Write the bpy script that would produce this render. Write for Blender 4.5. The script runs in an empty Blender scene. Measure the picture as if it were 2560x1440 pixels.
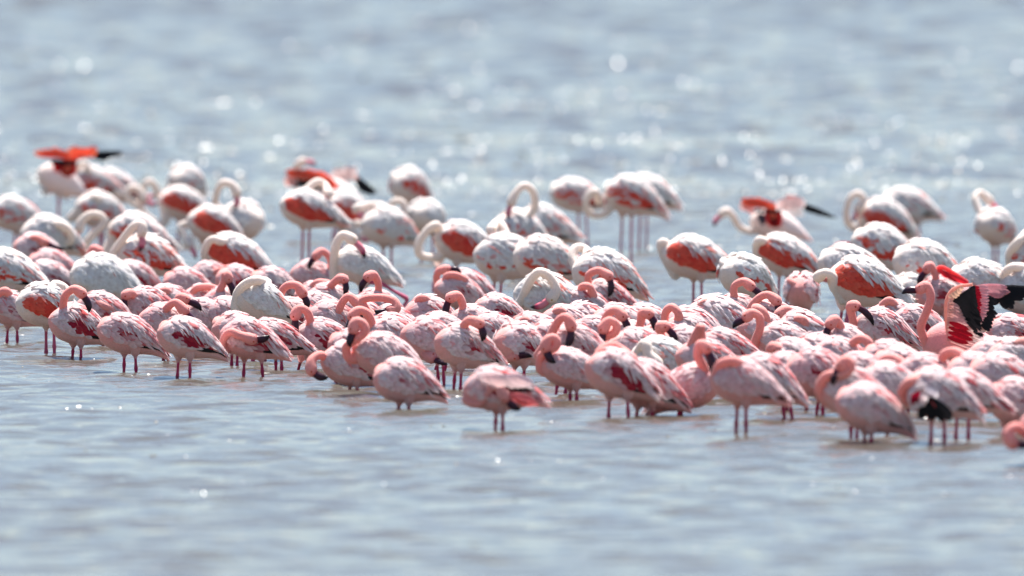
import bpy, math, random
import numpy as np

# ------------------------------------------------------------------ camera, sky, sun, exposure
W_PX, H_PX = 2560.0, 1440.0
FOCAL, SENSOR = 600.0, 36.0
F = FOCAL / SENSOR * W_PX            # focal length in photo pixels
CAM_H = 2.15                         # eye height above the water
HORIZON = -40.0                      # photo row of the horizon
PITCH = math.atan((H_PX / 2 - HORIZON) / F)
SUN_EL, SUN_AZ = math.radians(71), math.radians(12)   # high, ahead of the camera, a little right

sc = bpy.context.scene
col = sc.collection
cam_d = bpy.data.cameras.new('camera')
cam = bpy.data.objects.new('camera', cam_d); col.objects.link(cam)
cam.location = (0, 0, CAM_H)
cam.rotation_euler = (math.pi / 2 - PITCH, 0, 0)
cam_d.lens, cam_d.sensor_width = FOCAL, SENSOR
cam_d.clip_start, cam_d.clip_end = 1.0, 20000.0
cam_d.dof.use_dof = True
cam_d.dof.focus_distance = F * CAM_H / (905 - HORIZON)
cam_d.dof.aperture_fstop = 4.6
sc.camera = cam

world = bpy.data.worlds.new('World'); sc.world = world; world.use_nodes = True
wn = world.node_tree.nodes; wl = world.node_tree.links
sky = wn.new('ShaderNodeTexSky'); sky.sky_type = 'NISHITA'; sky.sun_disc = False
sky.sun_elevation = SUN_EL; sky.sun_rotation = SUN_AZ
sky.air_density = 1.0; sky.dust_density = 0.6; sky.ozone_density = 1.5
wn['Background'].inputs['Strength'].default_value = 0.073
wl.new(sky.outputs['Color'], wn['Background'].inputs['Color'])

sun_d = bpy.data.lights.new('sun', 'SUN'); sun_d.energy = 5.0; sun_d.angle = math.radians(0.53)
sun_d.color = (1.0, 0.965, 0.92)
sun = bpy.data.objects.new('sun', sun_d); col.objects.link(sun)
sun.rotation_euler = (math.pi / 2 - SUN_EL, 0, math.pi - SUN_AZ)

sc.view_settings.view_transform = 'Standard'; sc.view_settings.look = 'None'
sc.view_settings.gamma = 1.0; sc.view_settings.use_curve_mapping = False
sc.view_settings.exposure = 1.24
sc.cycles.use_denoising = True
sc.cycles.max_bounces = 8
sc.cycles.diffuse_bounces = 4
sc.cycles.sample_clamp_indirect = 4.0

# ------------------------------------------------------------------ helpers
def dist_of(fy):                      # distance at which the water shows on photo row fy
    return F * CAM_H / (fy - HORIZON)
cp, sp_ = math.cos(PITCH), math.sin(PITCH)
def at(px, py, d):                    # point on the pixel's line of sight at depth d
    x, u = (px - W_PX / 2) / F, -(py - H_PX / 2) / F
    t = d / (cp + u * sp_)
    return np.array((t * x, d, CAM_H + t * (u * cp - sp_)))

def lin(c):
    c = np.array(c, float) / 255.0
    return np.where(c <= .04045, c / 12.92, ((c + .055) / 1.055) ** 2.4)
def mix(a, b, t):
    return np.asarray(a) * (1 - t) + np.asarray(b) * t

def mesh_of(name, V, Fc, C=None, mats=(), mat_index=None, smooth=True):
    """one mesh from (n,3) points, (m,4) quads and per-point colours"""
    V = np.asarray(V, np.float32); Fc = np.asarray(Fc, np.int32)
    me = bpy.data.meshes.new(name)
    n, m = len(V), len(Fc)
    me.vertices.add(n); me.vertices.foreach_set('co', V.ravel())
    me.loops.add(m * 4); me.loops.foreach_set('vertex_index', Fc.ravel())
    me.polygons.add(m)
    me.polygons.foreach_set('loop_start', np.arange(0, m * 4, 4, dtype=np.int32))
    me.polygons.foreach_set('loop_total', np.full(m, 4, np.int32))
    for mt in mats: me.materials.append(mt)
    if mat_index is not None: me.polygons.foreach_set('material_index', np.asarray(mat_index, np.int32))
    me.polygons.foreach_set('use_smooth', np.full(m, smooth))
    me.update(calc_edges=True); me.validate(clean_customdata=False)
    if C is not None:
        at_ = me.attributes.new('tint', 'FLOAT_COLOR', 'POINT')
        c4 = np.ones((n, 4), np.float32); c4[:, :3] = C
        at_.data.foreach_set('color', c4.ravel())
    return me
def put(name, me, parent=None):
    o = bpy.data.objects.new(name, me); col.objects.link(o)
    if parent is not None: o.parent = parent
    return o

class Bag:                            # collects quad grids for one mesh
    def __init__(s): s.V, s.F, s.C, s.M, s.n = [], [], [], [], 0
    def grid(s, P, Ccol, wrap=False, mat=0):
        """P (a,b,3) grid; wrap closes the second axis"""
        a, b = P.shape[:2]
        idx = np.arange(a * b).reshape(a, b) + s.n
        if wrap: idx = np.concatenate([idx, idx[:, :1]], 1)
        q = np.stack([idx[:-1, :-1], idx[:-1, 1:], idx[1:, 1:], idx[1:, :-1]], -1).reshape(-1, 4)
        s.V.append(P.reshape(-1, 3)); s.F.append(q)
        s.C.append(np.broadcast_to(Ccol, P.shape).reshape(-1, 3)); s.M.append(np.full(len(q), mat)); s.n += a * b
    def build(s, name, mats):
        return mesh_of(name, np.concatenate(s.V), np.concatenate(s.F), np.concatenate(s.C), mats, np.concatenate(s.M))

def catmull(P, n):
    P = np.asarray(P, float)
    if len(P) == 2: return P[0] + (P[1] - P[0]) * np.linspace(0, 1, n)[:, None]
    Q = np.vstack([2 * P[0] - P[1], P, 2 * P[-1] - P[-2]])
    L = np.r_[0, np.cumsum(np.linalg.norm(np.diff(P, axis=0), axis=1) ** .7 + 1e-6)]
    s = np.linspace(0, L[-1], n); out = []
    for v in s:
        i = min(max(np.searchsorted(L, v, 'right') - 1, 0), len(P) - 2)
        t = (v - L[i]) / (L[i + 1] - L[i])
        p0, p1, p2, p3 = Q[i], Q[i + 1], Q[i + 2], Q[i + 3]
        out.append(.5 * (2 * p1 + (p2 - p0) * t + (2 * p0 - 5 * p1 + 4 * p2 - p3) * t * t + (3 * p1 - p0 - 3 * p2 + p3) * t ** 3))
    return np.array(out)

def sweep(path, ra, rb, k, up=(0, 1, 0)):
    """tube along path; ra radius along the transported frame's first axis, rb along the second"""
    path = np.asarray(path, float); n = len(path)
    T = np.gradient(path, axis=0); T /= np.linalg.norm(T, axis=1)[:, None] + 1e-9
    a = np.cross(T[0], np.asarray(up, float))
    if np.linalg.norm(a) < .05: a = np.cross(T[0], (1., 0, 0))
    A = np.zeros((n, 3)); B = np.zeros((n, 3))
    for i in range(n):
        a = a - T[i] * a.dot(T[i]); a /= np.linalg.norm(a) + 1e-9
        A[i] = a; B[i] = np.cross(T[i], a)
    th = np.linspace(0, 2 * math.pi, k, endpoint=False)
    ra = np.broadcast_to(ra, n); rb = np.broadcast_to(rb, n)
    return path[:, None] + A[:, None] * (ra[:, None] * np.cos(th))[..., None] + B[:, None] * (rb[:, None] * np.sin(th))[..., None]

# ------------------------------------------------------------------ materials
def plumage(name, rough, translucent, grain, bump, sheen=.25):
    m = bpy.data.materials.new(name); m.use_nodes = True
    N, L = m.node_tree.nodes, m.node_tree.links
    p = N['Principled BSDF']; out = N['Material Output']
    a = N.new('ShaderNodeAttribute'); a.attribute_name = 'tint'
    tc = N.new('ShaderNodeTexCoord')
    nz = N.new('ShaderNodeTexNoise'); nz.inputs['Scale'].default_value = grain; nz.inputs['Detail'].default_value = 4
    L.new(tc.outputs['Object'], nz.inputs['Vector'])
    mr = N.new('ShaderNodeMapRange'); mr.inputs['From Min'].default_value = .3; mr.inputs['From Max'].default_value = .7
    mr.inputs['To Min'].default_value = .86; mr.inputs['To Max'].default_value = 1.06
    L.new(nz.outputs['Fac'], mr.inputs['Value'])
    mu = N.new('ShaderNodeVectorMath'); mu.operation = 'SCALE'
    L.new(a.outputs['Color'], mu.inputs[0]); L.new(mr.outputs['Result'], mu.inputs['Scale'])
    L.new(mu.outputs['Vector'], p.inputs['Base Color'])
    p.inputs['Roughness'].default_value = rough
    p.inputs['Specular IOR Level'].default_value = .25
    p.inputs['Sheen Weight'].default_value = sheen
    p.inputs['Sheen Roughness'].default_value = .5
    if bump:
        b = N.new('ShaderNodeBump'); b.inputs['Distance'].default_value = bump; b.inputs['Strength'].default_value = .8
        L.new(nz.outputs['Fac'], b.inputs['Height']); L.new(b.outputs['Normal'], p.inputs['Normal'])
    if translucent:
        t = N.new('ShaderNodeBsdfTranslucent'); L.new(mu.outputs['Vector'], t.inputs['Color'])
        x = N.new('ShaderNodeMixShader'); x.inputs['Fac'].default_value = translucent
        L.new(p.outputs['BSDF'], x.inputs[1]); L.new(t.outputs['BSDF'], x.inputs[2])
        L.new(x.outputs['Shader'], out.inputs['Surface'])
    return m
M_BODY = plumage('down_plumage', .8, .24, 130, .004)
M_FEATHER = plumage('wing_feather', .65, .32, 60, 0)
M_OPEN = plumage('opened_wing_feather', .6, .5, 60, 0)
M_LEG = plumage('leg_skin', .45, 0, 200, .0008, 0)
M_BILL = plumage('bill_horn', .32, 0, 150, .0005, 0)
M_EYE = plumage('eye_gloss', .1, 0, 300, 0, 0)

# ------------------------------------------------------------------ water
def build_water():
    rng = np.random.default_rng(7)
    N, step, FAR_SLOPE = 512, .07, .06
    size = N * step
    k1 = 2 * math.pi * np.fft.fftfreq(N, step)
    KX, KY = np.meshgrid(k1, k1, indexing='ij'); K = np.hypot(KX, KY) + 1e-9
    wind = math.radians(-72)
    cosd = (KX * math.cos(wind) + KY * math.sin(wind)) / K
    spec = np.where((K > 2 * math.pi / .65) & (K < 2 * math.pi / .16), K ** -2.1, 0) * (.12 + np.abs(cosd) ** 1.5)
    ph = rng.normal(size=(N, N)) + 1j * rng.normal(size=(N, N))
    hk = spec * ph
    h = np.real(np.fft.ifft2(hk))
    gx = np.gradient(h, step, axis=0); gy = np.gradient(h, step, axis=1)
    h *= .095 / np.sqrt(np.mean(gx ** 2 + gy ** 2))
    NC, NR, NF = 187, 1836, 720
    xd = (np.arange(NC) - NC // 2) * step
    g = xd[-1] * 1.55 ** np.arange(1, 15)
    xs = np.r_[-g[::-1], xd, g]
    yd = 58 + np.arange(NR) * step
    far = yd[-1] * 1.0038 ** np.arange(1, NF + 1)
    end = far[-1] * 1.25 ** np.arange(1, 8)
    near = np.array([-400, -150, -60, -20, 0, 20, 35, 45, 54.])
    ys = np.r_[near, yd, far, end]
    widen = np.maximum(1, ys / yd[-1])
    Z = np.zeros((len(xs), len(ys)))
    sub = h[np.arange(NC)[:, None] % N, np.arange(NR)[None, :] % N]
    ex = np.clip((xd[-1] - np.abs(xd)) / .8, 0, 1)
    ey = np.clip((yd - 58) / 1.5, 0, 1) * np.clip((yd[-1] - yd) / 14, 0, 1)
    Z[14:14 + NC, 9:9 + NR] = sub * ex[:, None] * ey[None, :]
    # open lake beyond the flock: longer waves, the grid widening with distance
    MR = NF + 240
    fx = np.fft.fftfreq(256)[:, None]; fy_ = np.fft.fftfreq(1280)[None]
    filt = np.exp(-(fx * 16) ** 2) * np.exp(-((np.abs(fy_) - .27) / .10) ** 2)
    w2 = np.real(np.fft.ifft2(np.fft.fft2(rng.normal(size=(256, 1280))) * filt))
    w2 /= np.sqrt(np.mean(np.gradient(w2, axis=1) ** 2))
    d2 = np.r_[yd[-240:], far]
    amp = FAR_SLOPE * .0038 * d2 * np.r_[np.linspace(0, 1, 240) ** 2 * .35, np.ones(NF)]
    # resample the first 240 fine rows so that the wavelength runs on continuously
    pos = np.r_[240 - (yd[-1] - yd[-240:]) / (.0038 * yd[-1]), 240 + np.arange(1, NF + 1)]
    i0 = pos.astype(int); fr = pos - i0
    col_ = lambda i: w2[:NC, i]
    W2 = col_(i0) * (1 - fr) + col_(np.minimum(i0 + 1, 1279)) * fr
    Z[14:14 + NC, 9 + NR - 240:9 + NR + NF] += W2 * amp[None] * ex[:, None]
    P = np.stack([xs[:, None] * widen[None], np.repeat(ys[None], len(xs), 0), Z], -1)
    def height(X, Y):
        iy = np.clip(np.searchsorted(ys, Y), 1, len(ys) - 1); wy = np.maximum(1, Y / yd[-1])
        ix = np.clip(np.searchsorted(xs, X / wy), 1, len(xs) - 1)
        fyy = np.clip((Y - ys[iy - 1]) / (ys[iy] - ys[iy - 1]), 0, 1); fxx = np.clip((X / wy - xs[ix - 1]) / (xs[ix] - xs[ix - 1]), 0, 1)
        return (Z[ix - 1, iy - 1] * (1 - fxx) + Z[ix, iy - 1] * fxx) * (1 - fyy) + (Z[ix - 1, iy] * (1 - fxx) + Z[ix, iy] * fxx) * fyy
    b = Bag(); b.grid(P, np.array((1., 1, 1)))
    m = bpy.data.materials.new('turbid_lake_water'); m.use_nodes = True
    Nn, L = m.node_tree.nodes, m.node_tree.links
    p = Nn['Principled BSDF']
    tc = Nn.new('ShaderNodeTexCoord')
    def noise(sx, sy, scale, det, dim='3D', rough=.5):
        mp = Nn.new('ShaderNodeMapping'); mp.inputs['Scale'].default_value = (sx, sy, 1)
        mp.inputs['Rotation'].default_value = (0, 0, math.radians(14))
        L.new(tc.outputs['Object'], mp.inputs['Vector'])
        n = Nn.new('ShaderNodeTexNoise'); n.inputs['Scale'].default_value = scale; n.inputs['Detail'].default_value = det
        n.inputs['Roughness'].default_value = rough
        L.new(mp.outputs['Vector'], n.inputs['Vector']); return n
    silt = noise(.5, .12, .7, 3)
    cr = Nn.new('ShaderNodeValToRGB')
    cr.color_ramp.elements[0].position = .35; cr.color_ramp.elements[0].color = (.08, .068, .05, 1)
    cr.color_ramp.elements[1].position = .68; cr.color_ramp.elements[1].color = (.088, .086, .074, 1)
    L.new(silt.outputs['Fac'], cr.inputs['Fac']); L.new(cr.outputs['Color'], p.inputs['Base Color'])
    p.inputs['IOR'].default_value = 1.33
    p.inputs['Roughness'].default_value = .12
    n1 = noise(.55, 1.0, 1.6, 2); n2 = noise(.8, 1.0, 9.0, 3, rough=.6)
    b1 = Nn.new('ShaderNodeBump'); b1.inputs['Distance'].default_value = .05; b1.inputs['Strength'].default_value = 1
    b2 = Nn.new('ShaderNodeBump'); b2.inputs['Distance'].default_value = .012; b2.inputs['Strength'].default_value = 1
    sx = Nn.new('ShaderNodeSeparateXYZ'); L.new(tc.outputs['Object'], sx.inputs['Vector'])
    def ramp(a, b_, u, v):
        r = Nn.new('ShaderNodeMapRange'); r.inputs['From Min'].default_value = a; r.inputs['From Max'].default_value = b_
        r.inputs['To Min'].default_value = u; r.inputs['To Max'].default_value = v
        L.new(sx.outputs['Y'], r.inputs['Value']); return r
    gust = noise(.10, .012, 1.0, 3)
    gm = Nn.new('ShaderNodeMapRange'); gm.inputs['From Min'].default_value = .3; gm.inputs['From Max'].default_value = .7
    gm.inputs['To Min'].default_value = .55; gm.inputs['To Max'].default_value = 1.35
    L.new(gust.outputs['Fac'], gm.inputs['Value'])
    wv = Nn.new('ShaderNodeMath'); wv.operation = 'MULTIPLY'
    L.new(ramp(150, 200, .07, .12).outputs['Result'], wv.inputs[0]); L.new(gm.outputs['Result'], wv.inputs[1])
    L.new(wv.outputs['Value'], b1.inputs['Distance'])
    L.new(n1.outputs['Fac'], b1.inputs['Height']); L.new(n2.outputs['Fac'], b2.inputs['Height'])
    L.new(b1.outputs['Normal'], b2.inputs['Normal']); L.new(b2.outputs['Normal'], p.inputs['Normal'])
    o = put('water', b.build('water', [m])); o['kind'] = 'structure'
    o['label'] = 'rippled grey blue lake water with a muddy brown tint'
    return o, height
WATER, water_height = build_water()
def build_wavelets():
    """small steep wave faces raised above the swell in short trains, larger on the open lake"""
    rng = np.random.default_rng(11)
    nc = 17000
    row = np.concatenate([rng.uniform(-20, 500, int(nc * .82)), rng.uniform(500, 1440, nc - int(nc * .82))])
    cx = rng.uniform(-1.25, 1.25, nc); ctilt = np.abs(rng.normal(size=nc)) * 18 + 2; cyaw = rng.normal(size=nc) * .24
    cnt = np.minimum(rng.geometric(.22, nc), 14)
    I = np.repeat(np.arange(nc), cnt); n = len(I)
    d0 = F * CAM_H / (row[I] - HORIZON)
    g = np.clip((d0 / 90) ** .75, .8, 12)
    d = d0 + rng.normal(size=n) * .5 * g; X = cx[I] * d0 * 1280 / F + rng.normal(size=n) * .22 * g
    g = g * np.interp(row[I], (500, 900, 1440), (1, .72, .62))
    w = g * .0100 * rng.lognormal(0, .55, n); run = g * .0115 * rng.lognormal(0, .4, n)
    tilt = np.radians(np.clip(ctilt[I] + rng.normal(size=n) * 3, 1, 42)); yaw = cyaw[I] + rng.normal(size=n) * .06
    h = run * np.tan(tilt); c, s_ = np.cos(yaw), np.sin(yaw); o_ = np.zeros(n)
    zb = water_height(X, d)
    loc = [(-w, o_, o_ - .004), (w, o_, o_ - .004), (w * .75, run, h - .004), (-w * .75, run, h - .004), (w * .9, run * 2.6, o_ - .008), (-w * .9, run * 2.6, o_ - .008)]
    V = np.stack([np.stack([X + x * c - y * s_, d + x * s_ + y * c, z + zb], -1) for x, y, z in loc], 1).reshape(-1, 3)
    k = np.arange(n)[:, None] * 6
    Q = np.concatenate([k + np.array((0, 1, 2, 3)), k + np.array((3, 2, 4, 5))])
    m = WATER.data.materials[0].copy(); m.name = 'wavelet_water'
    m.node_tree.nodes['Principled BSDF'].inputs['Roughness'].default_value = .30
    o = put('wavelets', mesh_of('wavelets', V, Q, None, [m], None, smooth=False)); o['kind'] = 'stuff'
    o['label'] = 'small glinting wave faces scattered over the lake'
build_wavelets()

# ------------------------------------------------------------------ flamingo builder
PALE = {'L': lin((248, 230, 228)), 'G': lin((250, 244, 240))}
PINK = {'L': lin((246, 160, 162)), 'G': lin((246, 222, 216))}
CORAL = {'L': lin((246, 100, 98)), 'G': lin((254, 108, 84))}
CRIMSON = {'L': lin((172, 18, 52)), 'G': lin((238, 62, 52))}
BLACK = np.array((.013, .011, .013))
NECKC = {'L': lin((247, 172, 160)), 'G': lin((250, 234, 222))}
LEGC = {'L': lin((184, 40, 84)), 'G': lin((200, 84, 112))}
SIZE = {'L': .395, 'G': .52}
RISE = {'L': .0923, 'G': .154}        # (row of the feet - row of the body) / (row of the feet - horizon)
NECK_R = {'L': (.0228, .030), 'G': (.0275, .035)}

ST = np.array([  # x, centre z, half height, half width, in body lengths
 (.455, -.015, .004, .004), (.445, -.015, .05, .045), (.42, -.012, .10, .088), (.36, -.005, .18, .158), (.26, .0, .25, .205),
 (.12, .005, .283, .225), (-.03, .005, .272, .218), (-.17, .0, .228, .185), (-.30, -.008, .165, .138),
 (-.42, -.022, .105, .095), (-.52, -.038, .058, .065), (-.59, -.05, .028, .042), (-.63, -.056, .008, .015)])
def body_at(x):
    o = ST[::-1]
    return [np.interp(x, o[:, 0], o[:, j]) for j in (1, 2, 3)]
def surf(x, phi, off):
    zc, hh, hw = body_at(x)
    e = np.maximum(hw, .028); f = np.maximum(hh, .022)
    s, c = np.sin(phi), np.cos(phi)
    ny, nz = s / e, c / f
    l = np.hypot(ny, nz)
    return np.stack([x, e * s + off * ny / l, zc + f * c + off * nz / l], -1)

def feathers(side, rows, rng, bag, col_of, shaft):
    S5, S4 = np.array((0, .28, .55, .8, 1.0)), np.array((0, .45, .8, 1.0))
    for (x0, p0, dphi, ln, wd, prof, base, lift, tract) in rows:
        S = S4 if tract in ('covert', 'drape') else S5
        if len(S) == 4: prof = (prof[0], .96, prof[3], prof[4])
        a = np.array((-1., 0, 1.))
        x = x0 - ln * S
        zc, hh, hw = body_at(x0 - .5 * ln)
        loc = max(.5 * (hh + hw), .06)
        ph = p0 + dphi * S
        dp = (a[None] * (wd * np.array(prof))[:, None]) / loc
        PH = ph[:, None] + dp
        X = np.repeat(x[:, None], 3, 1)
        X = X + .12 * ln * (1 - np.abs(a))[None] * S[:, None] * 0 - .10 * ln * (np.abs(a)[None]) * (S[:, None] * (1 - S[:, None])) * -1
        off = (base + lift * S)[:, None] + .006 * (1 - a ** 2)[None]
        P = surf(X, PH, np.broadcast_to(off, X.shape))
        P = P * np.array((1, side, 1))
        c = col_of(x0, math.degrees(p0), tract)
        shade = np.interp(S, (0, .28, .55, .8, 1.0), (.78, .88, .98, 1.05, 1.10))[:, None, None] * (.93 + .12 * np.abs(a))[None, :, None]  # relief shading put into the tint: darker quills, lighter tips and edges
        if tract == 'scapular' and c[1] > .3: c = mix(np.broadcast_to(c, P.shape), np.array(shaft), ((1 - np.abs(a))[None, :] * rng.uniform(0, .35))[..., None])
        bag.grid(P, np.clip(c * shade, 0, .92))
ROUND = (.45, .9, 1, .82, .16); POINT = (.4, .85, 1, .62, .05)

def wing_rows(kind, rng, ruffle):
    """(x, angle, turn, length, half width, outline, lift at quill, lift at tip, tract)"""
    R = []; rad = math.radians; U = rng.uniform
    for i in range(8):                                     # black flight feathers along the wing's rear edge
        R.append((-.08 - .035 * i, rad(112 - 4.6 * i), rad(-2 - 1.5 * i), .27, .024, POINT, .012, .006, 'flight'))
    for x0, lo, hi, n, ln, wd in ((.405, 46, 112, 8, .08, .028), (.35, 46, 115, 9, .09, .028), (.29, 44, 117, 10, .10, .029), (.23, 40, 118, 11, .11, .029), (.17, 36, 118, 12, .12, .029), (.10, 34, 118, 12, .13, .03),
                                  (.03, 32, 116, 12, .14, .031), (-.05, 30, 112, 11, .16, .032), (-.13, 26, 98, 10, .18, .032), (-.22, 20, 84, 9, .2, .032)):
        for j in range(n):
            t = (j + .5 + U(-.25, .25)) / n
            R.append((x0 + U(-.02, .02), rad(lo + (hi - lo) * t), rad(U(-4, 8)), ln * U(.85, 1.25), wd * U(.85, 1.15), ROUND if U() < .5 else POINT,
                      .012 + .008 * U(), (.008 + .018 * U()) * ruffle, 'covert'))
    for x0, p0, n in ((.30, 50, 7), (.20, 55, 8), (.10, 56, 9), (.0, 55, 9), (-.10, 50, 7)):   # long plumes draped over the coverts
        for j in range(n):
            R.append((x0 - .022 * j + U(-.02, .02), rad(p0 + U(-14, 12)), rad(U(6, 32)), U(.10, .21), U(.010, .019), POINT, .026 + .01 * U(), (.012 + .02 * U()) * ruffle, 'drape'))
    for x0, lo, hi, n, ln, wd in ((.31, 4, 44, 6, .12, .03), (.23, 3, 48, 8, .16, .029), (.14, 3, 52, 9, .20, .028), (.04, 3, 54, 9, .24, .027), (-.06, 2, 52, 9, .27, .026), (-.16, 2, 50, 8, .28, .025),
                                  (-.25, 2, 46, 8, .27, .023), (-.33, 2, 40, 7, .25, .021)):
        for j in range(n):
            t = (j + .5 + U(-.25, .25)) / n
            R.append((x0 + U(-.03, .03), rad(lo + (hi - lo) * t), rad(U(2, 20)), ln * U(.8, 1.25), wd * U(.8, 1.15), POINT if x0 < .25 else ROUND,
                      .028 + .014 * U(), (.012 + .026 * U()) * ruffle, 'scapular'))
    for j in range(9):                                     # loose plumes hanging over the tail
        R.append((-.16 - .03 * j + U(-.02, .02), rad(U(20, 95)), rad(U(0, 30)), U(.16, .27), U(.010, .018), POINT, .030 + .01 * U(), (.01 + .05 * U()) * ruffle, 'scapular'))
    return R

def flamingo(kind, bx, by, yaw, neck, label, t=.5, patch=.6, streak=.45, fy=None, p=16, sz=1.0, hz=None, legs=None, bill_len=None,
             ruffle=1.0, roll=0, seed=[0], extra=None, nolegs=False, fold=True, black=1.0, neck_r=1.0):
    seed[0] += 1
    rng = np.random.default_rng(1000 + seed[0])
    if fy is None: fy = (by - RISE[kind] * HORIZON) / (1 - RISE[kind])
    d = dist_of(fy)
    L = SIZE[kind] * sz * rng.uniform(.97, 1.03)
    base = at(bx, fy, d); base[2] = 0
    name = 'lesser_flamingo' if kind == 'L' else 'greater_flamingo'
    root = bpy.data.objects.new(name, None); col.objects.link(root)
    root.location = base; root.empty_display_size = .2
    root['label'] = label; root['category'] = 'flamingo'
    root['group'] = 'lesser flamingos wading in the flock' if kind == 'L' else 'greater flamingos wading in the flock'
    # body frame
    p = p + rng.normal() * 2.5; yaw = yaw + rng.normal() * 5; plump = rng.uniform(.88, 1.02); droop = rng.uniform(-.1, .55)
    ya, pa, ro = math.radians(yaw), math.radians(p), math.radians(roll)
    fwd = np.array((-math.cos(ya), -math.sin(ya), 0)); left = np.array((fwd[1] * -1, fwd[0], 0)) * 1.0
    up = np.array((0, 0, 1.))
    f2 = fwd * math.cos(pa) + up * math.sin(pa); u2 = up * math.cos(pa) - fwd * math.sin(pa)
    l2 = left * math.cos(ro) + u2 * math.sin(ro); u2 = np.cross(f2, l2)
    R = np.stack([f2, l2, u2 * plump]) * L
    ctr = at(bx, by, d) - base
    def to(P):
        P = np.array(P, float); P[..., 2] -= droop * np.clip(-.12 - P[..., 0], 0, 1) ** 2
        return P @ R + ctr                              # body lengths -> metres from the feet
    nr0, hr = NECK_R[kind]; nr0 *= neck_r; 
    pale, pink = PALE[kind], PINK[kind]
    if kind == 'L': t = min(1, t + .08); streak = min(1, streak * 1.15)
    bodyc = mix(pale, pink, min(1, .25 + .65 * t)); neckc = mix(NECKC[kind], pink, .35 * t if kind == 'L' else 0)
    # ---- body: trunk, neck, head, legs
    bag = Bag()
    xs = np.r_[np.linspace(.455, .36, 6), np.linspace(.33, -.63, 20)]
    th = np.linspace(0, 2 * math.pi, 20, endpoint=False)
    zc, hh, hw = body_at(xs)
    wob = 1 + .012 * rng.normal(size=(len(xs), 20))
    P = np.stack([np.repeat(xs[:, None], 20, 1), hw[:, None] * np.sin(th) * wob, zc[:, None] + hh[:, None] * np.cos(th) * wob], -1)
    cc = np.empty_like(P); cc[:] = bodyc
    belly = np.clip(-np.cos(th), 0, 1)[None, :, None]
    cc = mix(cc, mix(bodyc, lin((238, 188, 168)), .6), belly * .7)
    ch = np.clip((xs - .2) / .2, 0, 1)[:, None, None]
    cc = mix(cc, neckc, ch * .8)
    tail = np.clip((-.42 - xs) / .15, 0, 1)[:, None, None]
    cc = mix(cc, mix(CORAL[kind], pale, .55), tail * .7)
    bag.grid(to(P), cc, wrap=True)
    # neck
    bill = None
    if neck:
        s = neck.split('>')
        pts = [tuple(map(float, q.split(','))) for q in s[0].split()]
        if len(s) > 1: bill = tuple(map(float, s[1].split(',')))
        hz_ = (-.105 if kind == 'L' else -.14) if hz is None else hz
        chest = to(np.array((.27, 0, -.03)))
        n = len(pts); W = [chest]
        d0 = chest[1] * .6
        for i, q in enumerate(pts):
            dz = q[2] if len(q) > 2 else d0 + (hz_ - d0) * min(1, (i + .6) / max(1, min(n, 3)))
            if i == n - 1 and bill is None and len(q) < 3: dz = min(dz, 0) * .45
            W.append(at(q[0], q[1], d + dz) - base)
        W = np.array(W)
        bdz = hz_
    else:
        W = to(np.array([(.27, 0, -.03), (.37, .05, .06), (.33, .13, .13), (.20, .16, .17), (.06, .16, .17), (-.04, .15, .15)])
               * np.array((1, -1 if left[1] < 0 else 1, 1)))
        bdz = 0
    path = catmull(W, 30)
    s = np.linspace(0, 1, 30)
    r = nr0 * (1.0 + 1.5 * np.clip(1 - s / .30, 0, 1) ** 1.6)
    r = r * (1 + .05 * np.sin(s * rng.uniform(9, 16) + rng.uniform(0, 6)) + .012 * rng.normal(size=30))
    seg = np.r_[0, np.cumsum(np.linalg.norm(np.diff(path, axis=0), axis=1))]
    back = seg[-1] - seg                                     # metres from the head's centre
    head = np.exp(-((back - .006) / (hr * 1.35)) ** 2)
    r = np.maximum(r, nr0 + (hr * 1.08 - nr0) * head)
    hd = path[-1] - path[-3]; hd /= np.linalg.norm(hd) + 1e-9
    kcol = np.repeat(neckc[None], 30, 0)
    kcol = mix(bodyc, kcol, np.clip(s / .15, 0, 1)[:, None])
    kcol = kcol * rng.uniform(.95, 1.03)
    if kind == 'L': kcol = mix(kcol, lin((240, 128, 118)), (.32 * np.clip(np.sin(s * 3.0 + rng.uniform(-.6, .6)), 0, 1) * rng.uniform(.3, 1))[:, None])
    if bill is not None:
        tip = at(bill[0], bill[1], d + bdz * 1.1) - base
    else:
        tv = ctr - path[-1]; tip = path[-1] + tv / (np.linalg.norm(tv) + 1e-9) * (.11 if kind == 'L' else .14)
    bd = tip - path[-1]; bl = np.linalg.norm(bd) + 1e-9; bd /= bl
    # face cap: rounds the head off towards the bill
    fd = hd * .35 + bd * .65; fd /= np.linalg.norm(fd)
    face = [path[-1] + fd * hr * q for q in (.35, .7, .98, 1.12)]
    path2 = np.vstack([path, face]); r2 = np.r_[r, hr * np.array((1.0, .86, .62, .30))]
    facec = lin((206, 96, 98)) if kind == 'L' else lin((236, 196, 188))
    kc2 = np.vstack([kcol, mix(neckc, facec, .1), mix(neckc, facec, .35), mix(neckc, facec, .8), facec])
    G = sweep(path2, r2, r2, 10)
    bag.grid(G, np.repeat(kc2[:, None], 10, 1), wrap=True)
    # legs
    hips = []
    for i, sd in enumerate((-1, 1)):
        hip = to(np.array((-.05 + rng.uniform(-.03, .03), .085 * sd, -.16)))
        if legs is not None and legs[i] is not None:
            foot = at(legs[i], fy, d) - base
            hip[0] = mix(hip[0], foot[0], .75)
        else:
            foot = hip + fwd * rng.uniform(-.015, .05) + left * sd * rng.uniform(-.006, .01)
        foot = np.array((foot[0], hip[1], -.06))
        hips.append((hip, foot))
    if nolegs: hips = []
    thick = {'L': .0074, 'G': .0085}[kind]
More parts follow.
